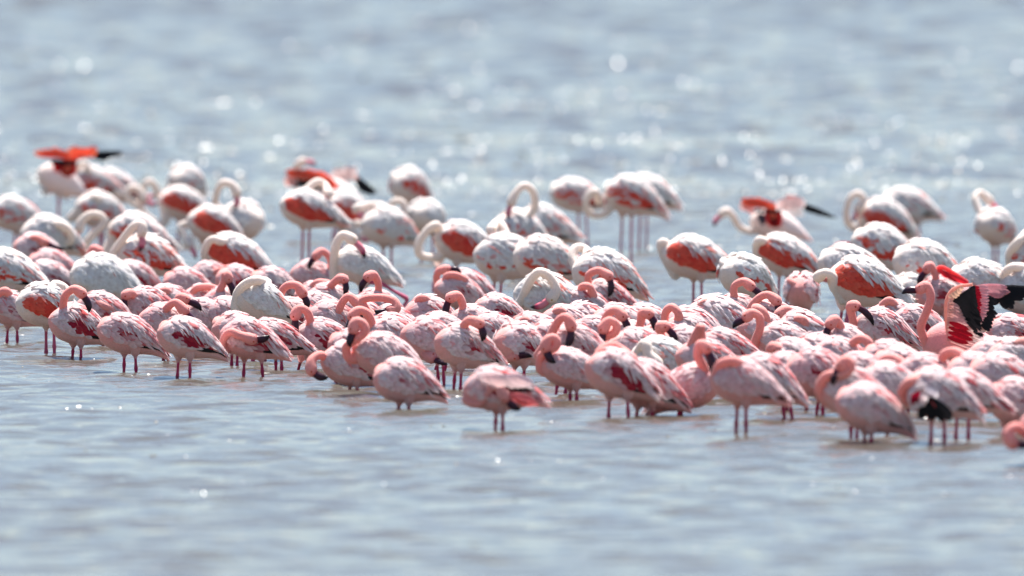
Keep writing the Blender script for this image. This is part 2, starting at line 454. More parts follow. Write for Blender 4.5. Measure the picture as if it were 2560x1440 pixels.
    for hip, foot in hips:
        drop = to(np.array((-.05, 0, -.305)))[2]
        k1 = max(drop, .03)
        q = lambda z: hip + (foot - hip) * ((hip[2] - z) / (hip[2] - foot[2]))
        zk = rng.uniform(.0, .05)
        zz = [hip[2], mix(hip[2], k1, .6), k1, k1 - .015, mix(k1 - .015, zk + .02, .5), max(zk + .02, -.02), max(zk, -.03), max(zk - .02, -.04), -.06]
        zz = np.minimum.accumulate(np.array([float(v) for v in zz]) - np.arange(9) * 1e-4)
        rr = [.038 * L / .38, .024 * L / .38, .0105, thick * 1.05, thick, thick * 1.15, thick * 1.5, thick * 1.1, thick]
        lp = np.array([q(z) for z in zz])
        thc = mix(bodyc, lin((238, 196, 176)), .35)
        lc = np.array([thc, thc, mix(thc, LEGC[kind], .25)] + [LEGC[kind] * rng.uniform(.85, 1.1)] * 6)
        g = sweep(lp, rr, rr, 8)
        bag.grid(g[:3], np.repeat(lc[:3, None], 8, 1), wrap=True)
        bag.grid(g[2:], np.repeat(lc[2:, None], 8, 1), wrap=True, mat=1)
    put('body', bag.build('body', [M_BODY, M_LEG]), root)
    # ---- bill
    bb = path[-1] + fd * hr * .80
    blen = min(max(bl - hr * .6, .075 if kind == 'L' else .10), .135 if kind == 'L' else .17)
    if bill is None: blen = .085
    bt = bb + bd * blen
    prev = path[-6] - path[-1]
    side = -(prev - bd * prev.dot(bd)); sn = np.linalg.norm(side)
    side = side / sn if sn > 1e-5 else np.array((0, 0, 1.))
    q = np.linspace(0, 1, 7)
    cpt = mix(bb, bt, .55) + side * blen * .26
    bp = ((1 - q) ** 2)[:, None] * bb + (2 * q * (1 - q))[:, None] * cpt + (q ** 2)[:, None] * bt
    hgt = np.array((.66, .68, .72, .70, .58, .38, .09)) * hr * (1.0 if kind == 'L' else .92); wid = hgt * np.array((.8, .75, .72, .68, .7, .7, .8))
    nrm = np.cross(bd, side)
    A = sweep(bp, hgt, wid, 8, up=nrm)
    if kind == 'L':
        bc = np.array([lin((96, 22, 40)), lin((66, 22, 42)), lin((58, 26, 44)), lin((58, 28, 42)), lin((44, 22, 34)), lin((22, 14, 20)), lin((12, 8, 12))])
    else:
        bc = np.array([lin((222, 128, 140))] * 4 + [lin((190, 70, 100)), BLACK, BLACK])
    bb_ = Bag(); bb_.grid(A, np.repeat(bc[:, None], 8, 1), wrap=True)
    put('bill', bb_.build('bill', [M_BILL]), root)
    # ---- eyes
    for sd in (-1, 1):
        e = path[-1] + fd * hr * .28 + nrm * sd * hr * .90 + side * hr * .25
        la = np.linspace(0, math.pi, 6)[:, None]; lo = np.linspace(0, 2 * math.pi, 8, endpoint=False)[None]
        er = hr * .17
        E = np.stack([np.sin(la) * np.cos(lo), np.sin(la) * np.sin(lo), np.cos(la) + 0 * lo], -1) * er + e
        eb = Bag(); eb.grid(E, lin((196, 66, 20)) if kind == 'L' else lin((190, 150, 60)), wrap=True)
        put('eye', eb.build('eye', [M_EYE]), root)
    # ---- folded wings
    cor, cri = CORAL[kind], CRIMSON[kind]
    wpink = mix(pink, pale, .3)
    pcx, pcy = rng.uniform(.0, .10), rng.uniform(82, 90)
    for sd in (-1, 1) if fold else ():
        rows = wing_rows(kind, rng, ruffle)
        def colour(x, ph, tract, rng=rng):
            u = rng.random
            c = mix(pale, wpink, np.clip(t * .8 + rng.normal() * .11, 0, 1)) * (1 + rng.normal() * .03)
            if tract == 'flight': return BLACK if u() < .95 * black else mix(pale, BLACK, .25)
            if tract == 'drape': return mix(c, pale, .6) if u() > streak * .3 else mix(cor, c, .3)
            if kind == 'L':
                if tract == 'covert':
                    q = patch * 1.25 - .25 - (((x - pcx) / .25) ** 2 + ((ph - pcy) / 22) ** 2 + rng.normal() * .22)
                    if q > -.25: return mix(c, mix(cri, cor, np.clip(rng.normal() * .15 + .12, 0, 1)), np.clip(q * 2.2 + .55, .1, 1))
                    return mix(c, cor, .45) if u() < .05 * t else c
                if x < .2 and u() < streak * .6: return mix(mix(cri, cor, u()), c, rng.uniform(0, .55))
                return mix(c, pale, .5)
            if tract == 'covert':
                q = (ph - 96 + 52 * patch) / 16 + rng.normal() * .35
                if q > 0 and x > -.28 and u() < patch * 1.6 - .05: return mix(c, mix(cri, cor, np.clip(rng.normal() * .22 + .5 + (x > .2) * .3, 0, 1)), np.clip(q + .2, 0, 1))
                return c
            if x < .05 and u() < streak * .45: return mix(cor, c, rng.uniform(.1, .6))
            return c
        wb = Bag(); feathers(sd, rows, rng, wb, colour, mix(pink, cor, .25 + .3 * t if kind == 'L' else .02))
        wb.V = [to(np.concatenate(wb.V))]
        put('wing', wb.build('wing', [M_FEATHER]), root)
    if extra: extra(root, base, d, rng, kind)
    return root

def fan(parent, base, d, b0, b1, t0, t1, n, wd, c, dz=0., jit=.09, bow=.22, rng=None, dz1=None, name='feather', tipc=None):
    """separate feathers whose quills run along b0-b1 and whose tips run along t0-t1 (photo pixels on the bird's plane)"""
    dz1 = dz if dz1 is None else dz1
    for i in range(n):
        q = (i + .5) / n if n > 1 else .5
        A = at(*mix(b0, b1, q), d + dz) - base; T = at(*mix(t0, t1, q), d + dz1) - base
        A = A + np.array((0, -.004 * i, 0)); T = T + np.array((0, -.004 * i, 0))
        v = T - A; T = T + v * (rng.normal() * jit + bow * (4 * q * (1 - q) - .5))
        v = T - A; ln = np.linalg.norm(v); v /= ln
        nn = np.array((0, -1., .25)); sdv = np.cross(v, nn); sdv /= np.linalg.norm(sdv); nn = np.cross(sdv, v)
        S = np.array((0, .15, .4, .7, .9, 1.0)); pr = np.array((.35, .75, 1, .95, .62, .1)) * wd
        a = np.array((-1., 0, 1))
        P = A + (v * ln)[None, None] * S[:, None, None] + sdv * (a[None] * pr[:, None])[..., None] + nn * (.25 * wd * (1 - a ** 2)[None] + .10 * ln * (S * (1 - S))[:, None])[..., None]
        cb = np.asarray(c) * rng.uniform(.85, 1.1); ct = cb if tipc is None else np.asarray(tipc)
        C = mix(cb[None], ct[None], np.clip(S * 1.6 - .6, 0, 1)[:, None])[:, None]
        g = Bag(); g.grid(P, np.broadcast_to(C, P.shape))
        put(name, g.build(name, [M_OPEN]), parent)
def arm(parent_bag, pts, base, d, dz, r0, r1, c):
    W = np.array([at(x, y, d + dz) - base for x, y in pts]); path = catmull(W, 16)
    rr = np.linspace(r0, r1, 16)
    parent_bag.grid(sweep(path, rr, rr * .7, 8), c, wrap=True)
def open_wing(root, base, d, rng, dz, pts, r, c, fans):
    """an opened wing: a feathered arm that carries single feathers"""
    b = Bag(); arm(b, pts, base, d, dz, r[0], r[1], c)
    w = put('wing', b.build('wing', [M_OPEN]), root)
    for f in fans:
        fan(w, base, d, *f[:7], dz=dz + (f[7] if len(f) > 7 else 0), rng=rng)

# ------------------------------------------------------------------ the flock, far birds first
B = flamingo
def stretch_leg(root, base, d, rng, kind):
    b = Bag(); W = np.array([at(x, y, d - .05) - base for x, y in ((925, 700), (955, 710), (985, 728), (1010, 742), (1018, 750), (1010, 764), (1000, 776))])
    rr = np.array([.03, .016, .0105, .0105, .016, .0105, .012]); p_ = catmull(W, 20)
    b.grid(sweep(p_, np.interp(np.linspace(0, 6, 20), range(7), rr), np.interp(np.linspace(0, 6, 20), range(7), rr), 8), LEGC['G'], wrap=True)
    put('leg', b.build('leg', [M_LEG]), root)
def flap_left(root, base, d, rng, kind):
    co, cr, wh = lin((255, 122, 88)), lin((150, 20, 24)), PALE['G']
    open_wing(root, base, d, rng, -.12, [(165, 430), (175, 405), (150, 390), (95, 386)], (.03, .012), co,
              [((185, 398), (120, 388), (150, 372), (84, 382), 7, .03, co), ((135, 400), (190, 402), (140, 432), (185, 440), 6, .03, cr, .02),
               ((130, 398), (190, 400), (128, 412), (192, 412), 7, .022, BLACK, -.01)])
    open_wing(root, base, d, rng, .12, [(175, 420), (185, 400), (205, 382), (238, 374)], (.03, .012), co,
              [((175, 402), (235, 392), (172, 368), (242, 366), 7, .03, co), ((232, 380), (236, 396), (318, 379), (262, 402), 6, .014, BLACK)])
def flap_mid(root, base, d, rng, kind):
    co, wh = lin((255, 122, 88)), PALE['G']
    open_wing(root, base, d, rng, -.14, [(845, 480), (825, 450), (780, 432), (722, 436)], (.03, .012), co,
              [((835, 462), (750, 440), (800, 430), (708, 428), 8, .035, co), ((730, 448), (825, 446), (722, 470), (830, 474), 8, .024, BLACK, .02), ((715, 440), (735, 440), (716, 462), (740, 468), 3, .03, mix(co, wh, .5), -.01)])
    open_wing(root, base, d, rng, .14, [(840, 478), (850, 450), (868, 430), (884, 424)], (.03, .012), wh,
              [((830, 465), (880, 450), (835, 420), (890, 418), 8, .035, mix(wh, co, .12)), ((862, 440), (884, 440), (880, 420), (898, 448), 4, .025, mix(wh, co, .6)), ((886, 436), (890, 460), (944, 482), (908, 484), 6, .014, BLACK)])
def flap_right(root, base, d, rng, kind):
    co, wh = lin((255, 122, 88)), PALE['G']
    open_wing(root, base, d, rng, -.14, [(1935, 545), (1925, 520), (1895, 508), (1855, 505)], (.03, .012), co,
              [((1945, 525), (1875, 512), (1915, 502), (1850, 498), 8, .03, co), ((1852, 505), (1880, 510), (1858, 525), (1882, 532), 4, .03, mix(co, wh, .55)),
               ((1912, 525), (1952, 525), (1925, 562), (1950, 566), 4, .03, lin((150, 28, 30)), .01), ((1885, 524), (1950, 524), (1890, 532), (1955, 532), 6, .02, BLACK, -.01), ((1895, 532), (1912, 536), (1898, 556), (1912, 560), 3, .02, lin((70, 60, 70)), .01)])
    open_wing(root, base, d, rng, .14, [(1940, 545), (1955, 520), (1980, 500), (2006, 498)], (.03, .012), wh,
              [((1940, 530), (2000, 520), (1950, 498), (2012, 496), 9, .035, mix(wh, co, .15)), ((1960, 500), (2000, 505), (1972, 487), (2010, 498), 5, .025, mix(wh, co, .55)),
               ((1955, 540), (2000, 535), (1985, 530), (2014, 528), 4, .03, wh), ((2004, 506), (2010, 524), (2092, 545), (2040, 534), 6, .013, BLACK)])
def spread_wings(root, base, d, rng, kind):
    pk, re, peach = lin((240, 168, 172)), lin((206, 24, 50)), lin((242, 184, 168))
    open_wing(root, base, d, rng, .16, [(2400, 830), (2420, 760), (2450, 725), (2500, 715)], (.03, .010), pk,
              [((2490, 718), (2500, 745), (2590, 722), (2512, 772), 9, .020, BLACK), ((2440, 716), (2470, 735), (2522, 716), (2506, 742), 9, .018, pk, -.02), ((2465, 742), (2480, 752), (2500, 745), (2494, 760), 3, .02, lin((44, 38, 42)), -.03)])
    open_wing(root, base, d, rng, -.14, [(2376, 852), (2370, 815), (2366, 770), (2372, 738), (2392, 718), (2432, 711)], (.018, .008), peach,
              [((2462, 735), (2452, 815), (2494, 750), (2474, 832), 9, .014, BLACK), ((2440, 712), (2442, 795), (2474, 716), (2462, 808), 12, .011, pk, -.01),
               ((2428, 714), (2436, 790), (2452, 716), (2452, 790), 12, .009, re, -.03), ((2436, 805), (2442, 825), (2464, 815), (2466, 832), 4, .013, lin((244, 214, 198)), -.02),
               ((2376, 752), (2432, 713), (2452, 846), (2436, 724), 14, .015, BLACK, -.05), ((2430, 826), (2440, 834), (2452, 842), (2464, 836), 2, .008, BLACK, -.06),
               ((2366, 822), (2370, 744), (2388, 826), (2386, 744), 12, .009, peach, -.04), ((2368, 740), (2405, 714), (2384, 752), (2408, 724), 5, .012, lin((240, 190, 160)), -.08),
               ((2366, 850), (2368, 752), (2450, 880), (2402, 768), 14, .014, lin((244, 186, 180)), -.02), ((2400, 842), (2420, 800), (2462, 862), (2446, 836), 6, .009, lin((248, 222, 214)), -.03),
               ((2374, 800), (2368, 848), (2426, 820), (2426, 866), 4, .0155, lin((196, 14, 40)), -.06)])
def droop_wing(root, base, d, rng, kind):
    open_wing(root, base, d, rng, -.11, [(2318, 965), (2290, 972), (2276, 990), (2280, 1012)], (.02, .012), PALE['L'],
              [((2316, 988), (2335, 998), (2292, 1052), (2392, 1043), 11, .016, BLACK), ((2275, 980), (2315, 985), (2284, 1035), (2312, 1006), 7, .018, PALE['L'], -.02),
               ((2280, 985), (2300, 975), (2278, 1020), (2300, 1000), 3, .012, CRIMSON['L'], -.03), ((2325, 1000), (2340, 1010), (2348, 1012), (2346, 1022), 2, .012, CORAL['L'], -.03),
               ((2310, 965), (2335, 975), (2330, 992), (2350, 992), 4, .016, lin((236, 226, 230)), -.02)])
def droop_front(root, base, d, rng, kind):
    open_wing(root, base, d, rng, -.10, [(1195, 940), (1230, 935), (1270, 945)], (.02, .012), PALE['L'],
              [((1262, 965), (1282, 955), (1305, 978), (1342, 972), 5, .012, BLACK), ((1200, 940), (1290, 935), (1215, 968), (1345, 962), 9, .018, mix(PALE['L'], CORAL['L'], .15), -.02),
               ((1270, 985), (1285, 985), (1318, 1015), (1345, 1005), 6, .018, mix(PINK['L'], CORAL['L'], .5), -.02)])
def red_wing_edge(root, base, d, rng, kind):
    open_wing(root, base, d, rng, -.1, [(2338, 690), (2350, 668), (2380, 680), (2420, 706)], (.015, .010), CORAL['L'],
              [((2345, 672), (2410, 700), (2362, 690), (2425, 715), 9, .014, lin((226, 50, 64))), ((2350, 685), (2395, 705), (2372, 705), (2405, 722), 6, .012, PALE['L'], .01), ((2365, 700), (2385, 710), (2376, 722), (2396, 726), 4, .012, BLACK, .02)])
def red_crescent(root, base, d, rng, kind):
    open_wing(root, base, d, rng, -.1, [(2078, 632), (2090, 612), (2115, 607), (2138, 614)], (.015, .010), CRIMSON['L'],
              [((2080, 628), (2138, 616), (2084, 642), (2138, 632), 8, .016, lin((216, 50, 66))), ((2082, 636), (2136, 630), (2084, 660), (2136, 655), 7, .018, mix(PALE['L'], PINK['L'], .6), .01)])

# --- far rows: mostly white greater flamingos
B('G', 152, 452, 10, '112,478', 'flapping white flamingo with coral wings lifted behind a white preener', fy=600, p=26, patch=.2, sz=.9, extra=flap_left, fold=False)
B('G', 232, 460, 18, '160,490 170,455 195,415 212,408 222,425 210,440', 'white flamingo with looped neck standing before the flapping coral-winged one', patch=.5, fy=585)
B('G', 288, 470, 30, '', 'white flamingo hidden behind the looped-neck preener, dark tail tip showing', patch=.3, fy=580)
B('G', 40, 540, 15, '', 'white flamingo with hidden head and red lower wing edge, alone beside open water', patch=.35)
B('G', 252, 530, 30, '172,548 200,520 232,494 245,496 252,518', 'white flamingo with long neck arched flat across its back', patch=.3)
B('G', 468, 458, 60, '398,495 390,470 375,453 360,465 357,492', 'white flamingo with thin ring-shaped neck behind a red-bellied bird', patch=.15, fy=592)
B('G', 458, 512, 25, '408,560 372,545 348,518 318,494 324,470 348,474 358,497>394,507', 'red-bellied white flamingo poking its pink bill into its own breast', patch=1.0, legs=(443, 462))
B('G', 600, 560, 120, '548,520 540,488 556,458 580,462 592,482>582,520', 'fluffy white flamingo with high arched neck and ruffled rump', patch=.1, ruffle=1.8)
B('G', 535, 567, 25, '452,565 462,590 474,612>486,640', 'white flamingo with coral shoulder lowering its head to the water', patch=.9, legs=(503, 525))
B('G', 840, 490, 20, '775,470 748,440 742,415 756,404>776,412', 'flapping flamingo with coral and black wings raised behind other birds', fy=600, p=6, patch=.2, extra=flap_mid, fold=False)
B('G', 775, 528, 22, '722,520 760,480 790,455 812,462 822,485', 'tall white flamingo with coral breast side and black wing edge on long legs', patch=.85, legs=(752, 772), hz=.12, fy=700)
B('G', 862, 530, 40, '868,560 880,592 905,590 912,570 892,558 878,572 892,594>926,592', 'white flamingo with coral flank and coiled neck, pink bill touching its neighbour', patch=.6)
B('G', 972, 572, 40, '960,520 930,512 890,522', 'white flamingo stretching its neck flat beside a coiled-neck bird', patch=.15, legs=(957, 978), hz=.1)
B('G', 1025, 470, 55, '', 'fluffy white headless flamingo with coral shoulder beside a full neck ring', patch=.5, fy=595)
B('G', 1068, 548, 70, '1012,585 976,562 972,522 990,502 1010,512 1006,545>1018,578', 'white flamingo whose neck makes a full ring, maroon bill on its breast', patch=.1, t=.2)
B('G', 1160, 612, 18, '1100,640 1055,640 1044,615 1065,580 1088,562 1098,572', 'white flamingo with coral-red draped wing and narrow neck loop', patch=.8, legs=(1078, 1135), streak=.8)
B('G', 1272, 648, 12, '1262,600 1258,568 1242,556 1228,575', 'smooth white flamingo with small hooked orange neck behind the draped-wing bird', patch=.12, legs=(1228, 1247), hz=.12)
B('G', 1300, 585, 30, '1330,530 1335,485 1312,464 1290,482 1279,505>1275,532', 'white flamingo with tall thin arched neck and red wing spot', patch=.3)
B('G', 1362, 568, 14, '', 'plump white flamingo with red dashes on its wing and no head showing', patch=.3, streak=.7)
B('G', 1368, 655, 20, '', 'lavender-pink flamingo tucked between two white ones', patch=.25, t=1.0)
B('G', 1440, 492, 16, '', 'white flamingo with thin red wing band on long pale legs', patch=.45, legs=(1448, 1470), fy=620)
B('G', 1622, 486, 16, '', 'white flamingo half hidden behind a red-banded bird, dark wing tip', patch=.2, legs=(1597, 1615), fy=625)
B('G', 1582, 494, 8, '1515,532 1482,537 1464,512 1474,485 1490,480 1498,500', 'red-banded white flamingo with pink coiled neck, standing on long thin legs', patch=.55, legs=(1550, 1577), fy=662)
B('G', 1515, 692, 12, '1448,680 1430,645 1440,620 1464,624 1470,642', 'white flamingo with coral tail and small neck loop beside open water', patch=.4, streak=.8, hz=.1)
B('G', 1740, 650, 14, '1690,690 1664,650 1651,612 1660,606 1668,622', 'round white flamingo with big bright red shoulder on two slim legs', patch=1.0, legs=(1733, 1755), streak=.6, hz=-.04)
B('G', 1865, 697, 48, '', 'plain white roosting flamingo with one red wing spot, bulky and headless', patch=.3, t=.1)
B('G', 1965, 642, 12, '1900,650 1890,620 1898,600 1912,608', 'white flamingo with broad coral-red wing and folded neck near the flapper', patch=1.0, legs=(1945, 1965))
B('G', 1942, 562, -5, '1880,578 1850,568 1832,540 1818,528 1806,534>1798,548', 'flapping flamingo with outstretched curved neck and raised pale coral wings', fy=640, p=12, patch=.2, extra=flap_right, fold=False, sz=.92)
B('G', 2132, 676, 14, '', 'white flamingo with smooth back just behind a coral-winged bird', patch=.1)
B('L', 2120, 655, 40, '', 'flamingo lifting a crimson wing edge between white birds', fy=745, extra=red_crescent, t=.6)
B('G', 2160, 712, 12, '2108,752 2090,725 2085,696 2066,682 2046,692', 'white flamingo with large coral-red wing and hooked cream neck', patch=1.0, legs=(2092, 2110))
B('G', 2208, 625, 24, '', 'white roosting flamingo with red triangular wing patch, below the ring-necked bird', patch=.5)
B('G', 2270, 518, 14, '', 'white flamingo with reddish tail half behind the ring-necked one', patch=.15, legs=(2290, 2300), streak=.6, fy=600)
B('G', 2212, 552, 10, '2150,572 2122,560 2116,530 2126,495 2146,484 2160,500 2146,520>2131,552', 'white flamingo with thin dark neck ring and black wing tip', patch=.55, fy=640)
B('G', 2315, 668, 18, '', 'white roosting flamingo with two red dashes, directly behind the red-faced bird', patch=.2)
B('G', 2490, 572, 60, '2452,535 2438,498 2450,482 2472,500>2486,522', 'white flamingo standing alone with bent neck above open water', patch=.3, legs=(2484, 2492), hz=.1, fy=672)
B('G', 2600, 655, 8, '2528,668 2524,635 2545,605 2568,585', 'flamingo with long tan neck reaching up beside a lone bent-neck one', patch=.3)
B('G', 2458, 712, 20, '', 'low white flamingo back behind the open-winged bird', patch=.05, fy=815)
B('G', 2575, 735, 16, '2515,720 2510,690 2530,668 2558,672', 'grey-white flamingo with neck arched above the spread black wing', patch=.1, legs=(2548, 2560), fy=815)
B('L', 2005, 735, 70, '', 'crimson and white flamingo with ruffled feathers hanging beside a coral-winged bird', patch=.9, streak=.8, legs=(1985, 2016), fy=815, ruffle=1.6)
B('G', 2278, 732, 60, '', 'pale pink flamingo under the red-faced bird', patch=.05, t=.8, sz=.72, legs=(2288, 2300), fy=800)
B('L', 2362, 745, 25, '2335,760 2340,715 2338,685 2325,664 2318,672>2299,716', 'coral-red flamingo with bent dark bill and open red wing edge', t=1.0, sz=1.1, extra=red_wing_edge, legs=(2340, 2362), fy=822)

# --- second rows, left part
B('G', 345, 590, 10, '245,660 222,640 216,610 236,582 262,556 250,538 225,536 204,552 199,570>187,612', 'white flamingo with S-shaped neck and red bill, crimson wing streaks', patch=.55, streak=.6)
B('G', 125, 595, 25, '168,605 176,582 155,562 135,562', 'white flamingo with orange neck loop behind a black-billed one', patch=.1)
B('L', 95, 628, 12, '68,640 66,605 90,594 112,606>167,618', 'white flamingo with black bill laid back across its body', t=.15, sz=1.0, fy=735)
B('G', 372, 645, 20, '282,640 306,600 334,566 354,562 355,580>349,618', 'white flamingo preening downward with ruffled feathers and orange flanks', patch=.45, ruffle=2.0, streak=.7, sz=.95)
B('L', 270, 690, 10, '232,680 222,648 232,622 248,628>259,652', 'flamingo showing only a round red head above a big white back', t=.9, fy=760)
B('G', 22, 682, -15, '', 'white flamingo with orange lower feathers beside a pink-backed one', patch=.45, sz=.95)
B('L', 132, 672, 10, '', 'pink-backed flamingo between two white ones near the black-billed bird', t=.7, sz=1.05)
B('L', 126, 697, 12, '', 'small white flamingo with crimson front edge behind a crimson-patched one', t=.1, patch=.5, sz=1.0)
B('L', 340, 700, 10, '', 'white flamingo with crimson specks at its rear beside a large white one', t=.3, streak=.5)
B('G', 262, 702, 8, '', 'large clean white roosting flamingo with no head showing', patch=.0, t=.1, streak=.15, fy=800, black=.4)
B('G', 590, 645, 14, '530,665 512,640 520,608 535,598 550,604 580,606', 'white flamingo with neck folded flat and speckled coral shoulder', patch=.9, streak=.5)
B('L', 470, 718, 10, '', 'plump pink flamingo with rosy breast behind a hump-necked one', t=.75, patch=.1)
B('L', 535, 702, 8, '502,690 520,688 550,676 578,670 584,690>588,720', 'flamingo holding a long pink neck level over its back', t=.5, patch=.4, streak=.6)
B('L', 605, 715, 16, '', 'striped pink flamingo behind the upright black-billed head', t=.5, streak=.7)
B('L', 575, 765, 14, '538,770 546,735 560,705 566,686 570,696>581,754', 'flamingo with upright pink head and long straight dark bill pointing down', t=.8, patch=.5)
B('L', 685, 718, 18, '', 'pale striped flamingo back behind the white curved-neck bird', t=.3, streak=.6)
B('L', 522, 762, 8, '482,765 480,738 494,720 525,718 552,730', 'white-winged flamingo with thick pale neck arched along its side', t=.3, patch=.5)
B('L', 430, 765, 10, '395,760 398,735 415,726 428,745', 'pink flamingo with small rounded neck hump beside a tilted bill', t=.6, patch=.1)
B('G', 655, 760, 28, '592,770 594,735 612,712 640,700 664,708,.06', 'white greater flamingo seen from behind with neck curved along its side', patch=.0, t=.15, sz=.8, black=.3, p=24)
B('L', 740, 800, 14, '706,770 702,735 718,714 742,714 756,732>765,768', 'flamingo with coral arched neck and black bill over a white quill', t=.7, patch=.4)
B('L', 375, 775, 6, '332,775 338,748 328,733 314,738>323,782', 'flamingo facing out with small head and straight dark bill, pink body', t=.7, patch=.1)
B('L', 35, 778, 10, '-18,760 -8,738 12,727 22,738', 'pink flamingo with open eye and buried bill beside a crimson-patched white one', t=.5, patch=.5, legs=(15, 45), hz=-.11)
B('G', 118, 768, 16, '170,745 160,722 138,715', 'white flamingo with large crimson lower wing patch and thin folded neck', patch=.75, sz=.82, legs=(115, 137), fy=886, hz=.08)
B('L', 260, 782, 8, '288,800 282,778 258,764 234,752', 'pink flamingo with long neck lying back along its body', t=.7, patch=.1, streak=.4)
B('L', 197, 817, 10, '160,800 158,765 164,738 184,723 204,733>219,780', 'pale flamingo with arched neck, dark bill and crimson wing patch, front edge of flock', t=.25, patch=.85, legs=(179, 203), fy=897)
B('L', 420, 815, 10, '392,820 404,790 422,765 440,757 460,776>484,806', 'flamingo reaching its pink neck forward over a white neighbour', t=.8, patch=.2)
B('L', 322, 840, 8, '', 'rosy flamingo with hidden head and coral-streaked back, front edge of flock', t=.6, patch=.35, streak=.6, legs=(309, 342), fy=932)
B('L', 515, 800, 10, '480,800 470,775 446,760 450,744 462,748>501,776', 'flamingo with tilted head and long black bill over orange-edged feathers', t=.7, patch=.1)
B('L', 575, 800, 12, '630,802 655,792 648,772 625,768 612,782', 'pink flamingo with neck hump behind its own back', t=.7, patch=.4, hz=.06)
B('L', 470, 850, 14, '', 'white-winged flamingo with crimson scalloped patch and no head showing', t=.2, patch=.85, legs=(441, 475), fy=947)
B('L', 628, 852, 4, '556,885 560,848 576,830 598,838 630,848>668,838', 'large pink flamingo with neck doubled back and bill under its wing', t=.65, patch=.7, streak=.65, legs=(607, 660), fy=945)

B('L', 595, 835, 20, '', 'flamingo hidden behind the big doubled-neck bird, legs showing between', t=.5, legs=(578, 592), fy=918, sz=.9)
B('L', 690, 850, 12, '', 'pink flamingo wedged between the doubled-neck bird and a red-breasted one', t=.7, streak=.5, fy=928, legs=(690, 706), sz=.95)
# --- middle of the flock
B('L', 890, 878, 20, '', 'flamingo mostly covered by the S-necked bird, two thin legs beside it', t=.6, legs=(834, 846), fy=966, sz=.9)
B('L', 900, 800, 10, '', 'pink streaked flamingo back under the S-curved necks', t=.6, streak=.6)
B('L', 1110, 838, 16, '', 'rosy flamingo back just behind the bird bending to the water', t=.6, streak=.4)
B('L', 1245, 838, 10, '', 'pink and white flamingo back with coral tips behind drooping plumes', t=.45, streak=.7, patch=.3)
B('L', 1390, 862, 16, '', 'rosy flamingo back behind the thick diagonal neck', t=.6, streak=.6)
B('L', 1500, 845, 12, '', 'coral-streaked flamingo back below speckled red plumage', t=.6, streak=.8)
B('L', 1555, 818, 12, '', 'white and pink striped flamingo back beside the twin dark bills', t=.3, streak=.5)
B('L', 2055, 892, 12, '', 'lilac-pink flamingo back below the small looped head', t=.6, streak=.2, patch=.0)
B('L', 2265, 928, 12, '', 'pink and crimson-tipped flamingo back in front of the spread-winged bird', t=.5, streak=.8)
B('L', 2455, 948, 12, '', 'pale pink flamingo back beneath the spread-winged bird tail', t=.45, streak=.3)
B('L', 2050, 940, 14, '', 'orange-pink flamingo back behind the cream curled neck', t=.75, streak=.5)
B('G', 908, 668, 10, '838,705 834,660 840,615 856,588 880,598>908,645', 'cream flamingo with upright curved neck, pink bill and one leg stretched behind', patch=.0, t=.3, sz=.9, extra=stretch_leg, streak=.2, black=.0, legs=(898, None), fy=790)
B('L', 790, 698, 10, '818,685 826,650 806,628 790,640>776,668', 'flamingo with coral head and black bill beside the leg-stretching bird', t=.6, patch=.2)
B('L', 800, 752, 20, '772,750 776,722 796,706 820,712', 'flamingo with pale curved neck low in the flock under the coral head', t=.6, patch=.1)
B('L', 830, 762, 10, '792,760 820,722 846,698 860,698>856,728', 'flamingo with straight slanting pink neck and face turned down', t=.7, patch=.1)
B('L', 948, 776, 10, '940,745 946,712 934,688 920,692>906,730', 'flamingo with pink looped neck and short dark bill over orange feathers', t=.8, patch=.1)
B('L', 988, 822, 10, '905,755 945,744 985,752 990,772 978,776>962,776', 'flamingo with thick level neck and one dark eye showing', t=.5, patch=.3)
B('L', 800, 785, 14, '', 'pale peach flamingo wedged behind a slanting neck', t=.6, patch=.1)
B('L', 835, 810, 12, '800,815 838,790 856,756 872,742 894,758>894,784', 'flamingo with S-curved neck over the white and coral streaked backs', t=.6, patch=.2)
B('L', 992, 836, 10, '', 'pink streaked flamingo back directly behind a coral-tailed bird', t=.55, streak=.6, patch=.1)
B('L', 1078, 798, 16, '1045,775 1046,750 1060,746 1072,760', 'pink flamingo with tiny neck loop standing at the flock rim', t=.7, patch=.3)
B('L', 1150, 735, 14, '1112,725 1116,692 1138,688 1160,700', 'flamingo with pinkish loop of neck in front of an upside-down bill', t=.55, patch=.2)
B('L', 1172, 725, 10, '1110,722 1092,702 1096,680 1116,673>1146,682', 'flamingo with coral neck and black bill resting upside down, coral tail', t=.4, patch=.2, streak=.7)
B('L', 1190, 818, 14, '1152,815 1158,770 1146,740 1126,744>1124,806', 'flamingo with tall coral neck folded tight and long dark bill', t=.45, patch=.2, streak=.4)
B('L', 1250, 785, 20, '1235,790 1270,798 1300,800', 'pale flamingo bowing below the cream preener, crimson streaks beneath', t=.35, patch=.6)
B('G', 1372, 748, -6, '1292,770 1308,740 1326,702 1348,680 1374,692 1390,722 1380,744>1328,764', 'white preening flamingo with arched neck and pink black-tipped bill', patch=.0, t=.15, fy=850, sz=.92, black=.0, streak=.5)
B('L', 1522, 750, 12, '1472,712 1472,688 1496,676 1522,690>1517,740', 'striped flamingo with rounded pink neck arch and short dark bill', t=.4, streak=.75, patch=.3)
B('L', 1465, 768, 10, '1448,750 1454,718 1474,718 1482,742', 'flamingo with small curled pink neck beside the white preener', t=.5, streak=.5)
B('L', 1462, 815, 20, '', 'ruffled red and white speckled flamingo back', t=.4, streak=.9, patch=.6, ruffle=2.2)
B('L', 1345, 838, 14, '1312,842 1300,815 1312,800 1325,815', 'pink flamingo with small round head near the white preener', t=.75, patch=.1)
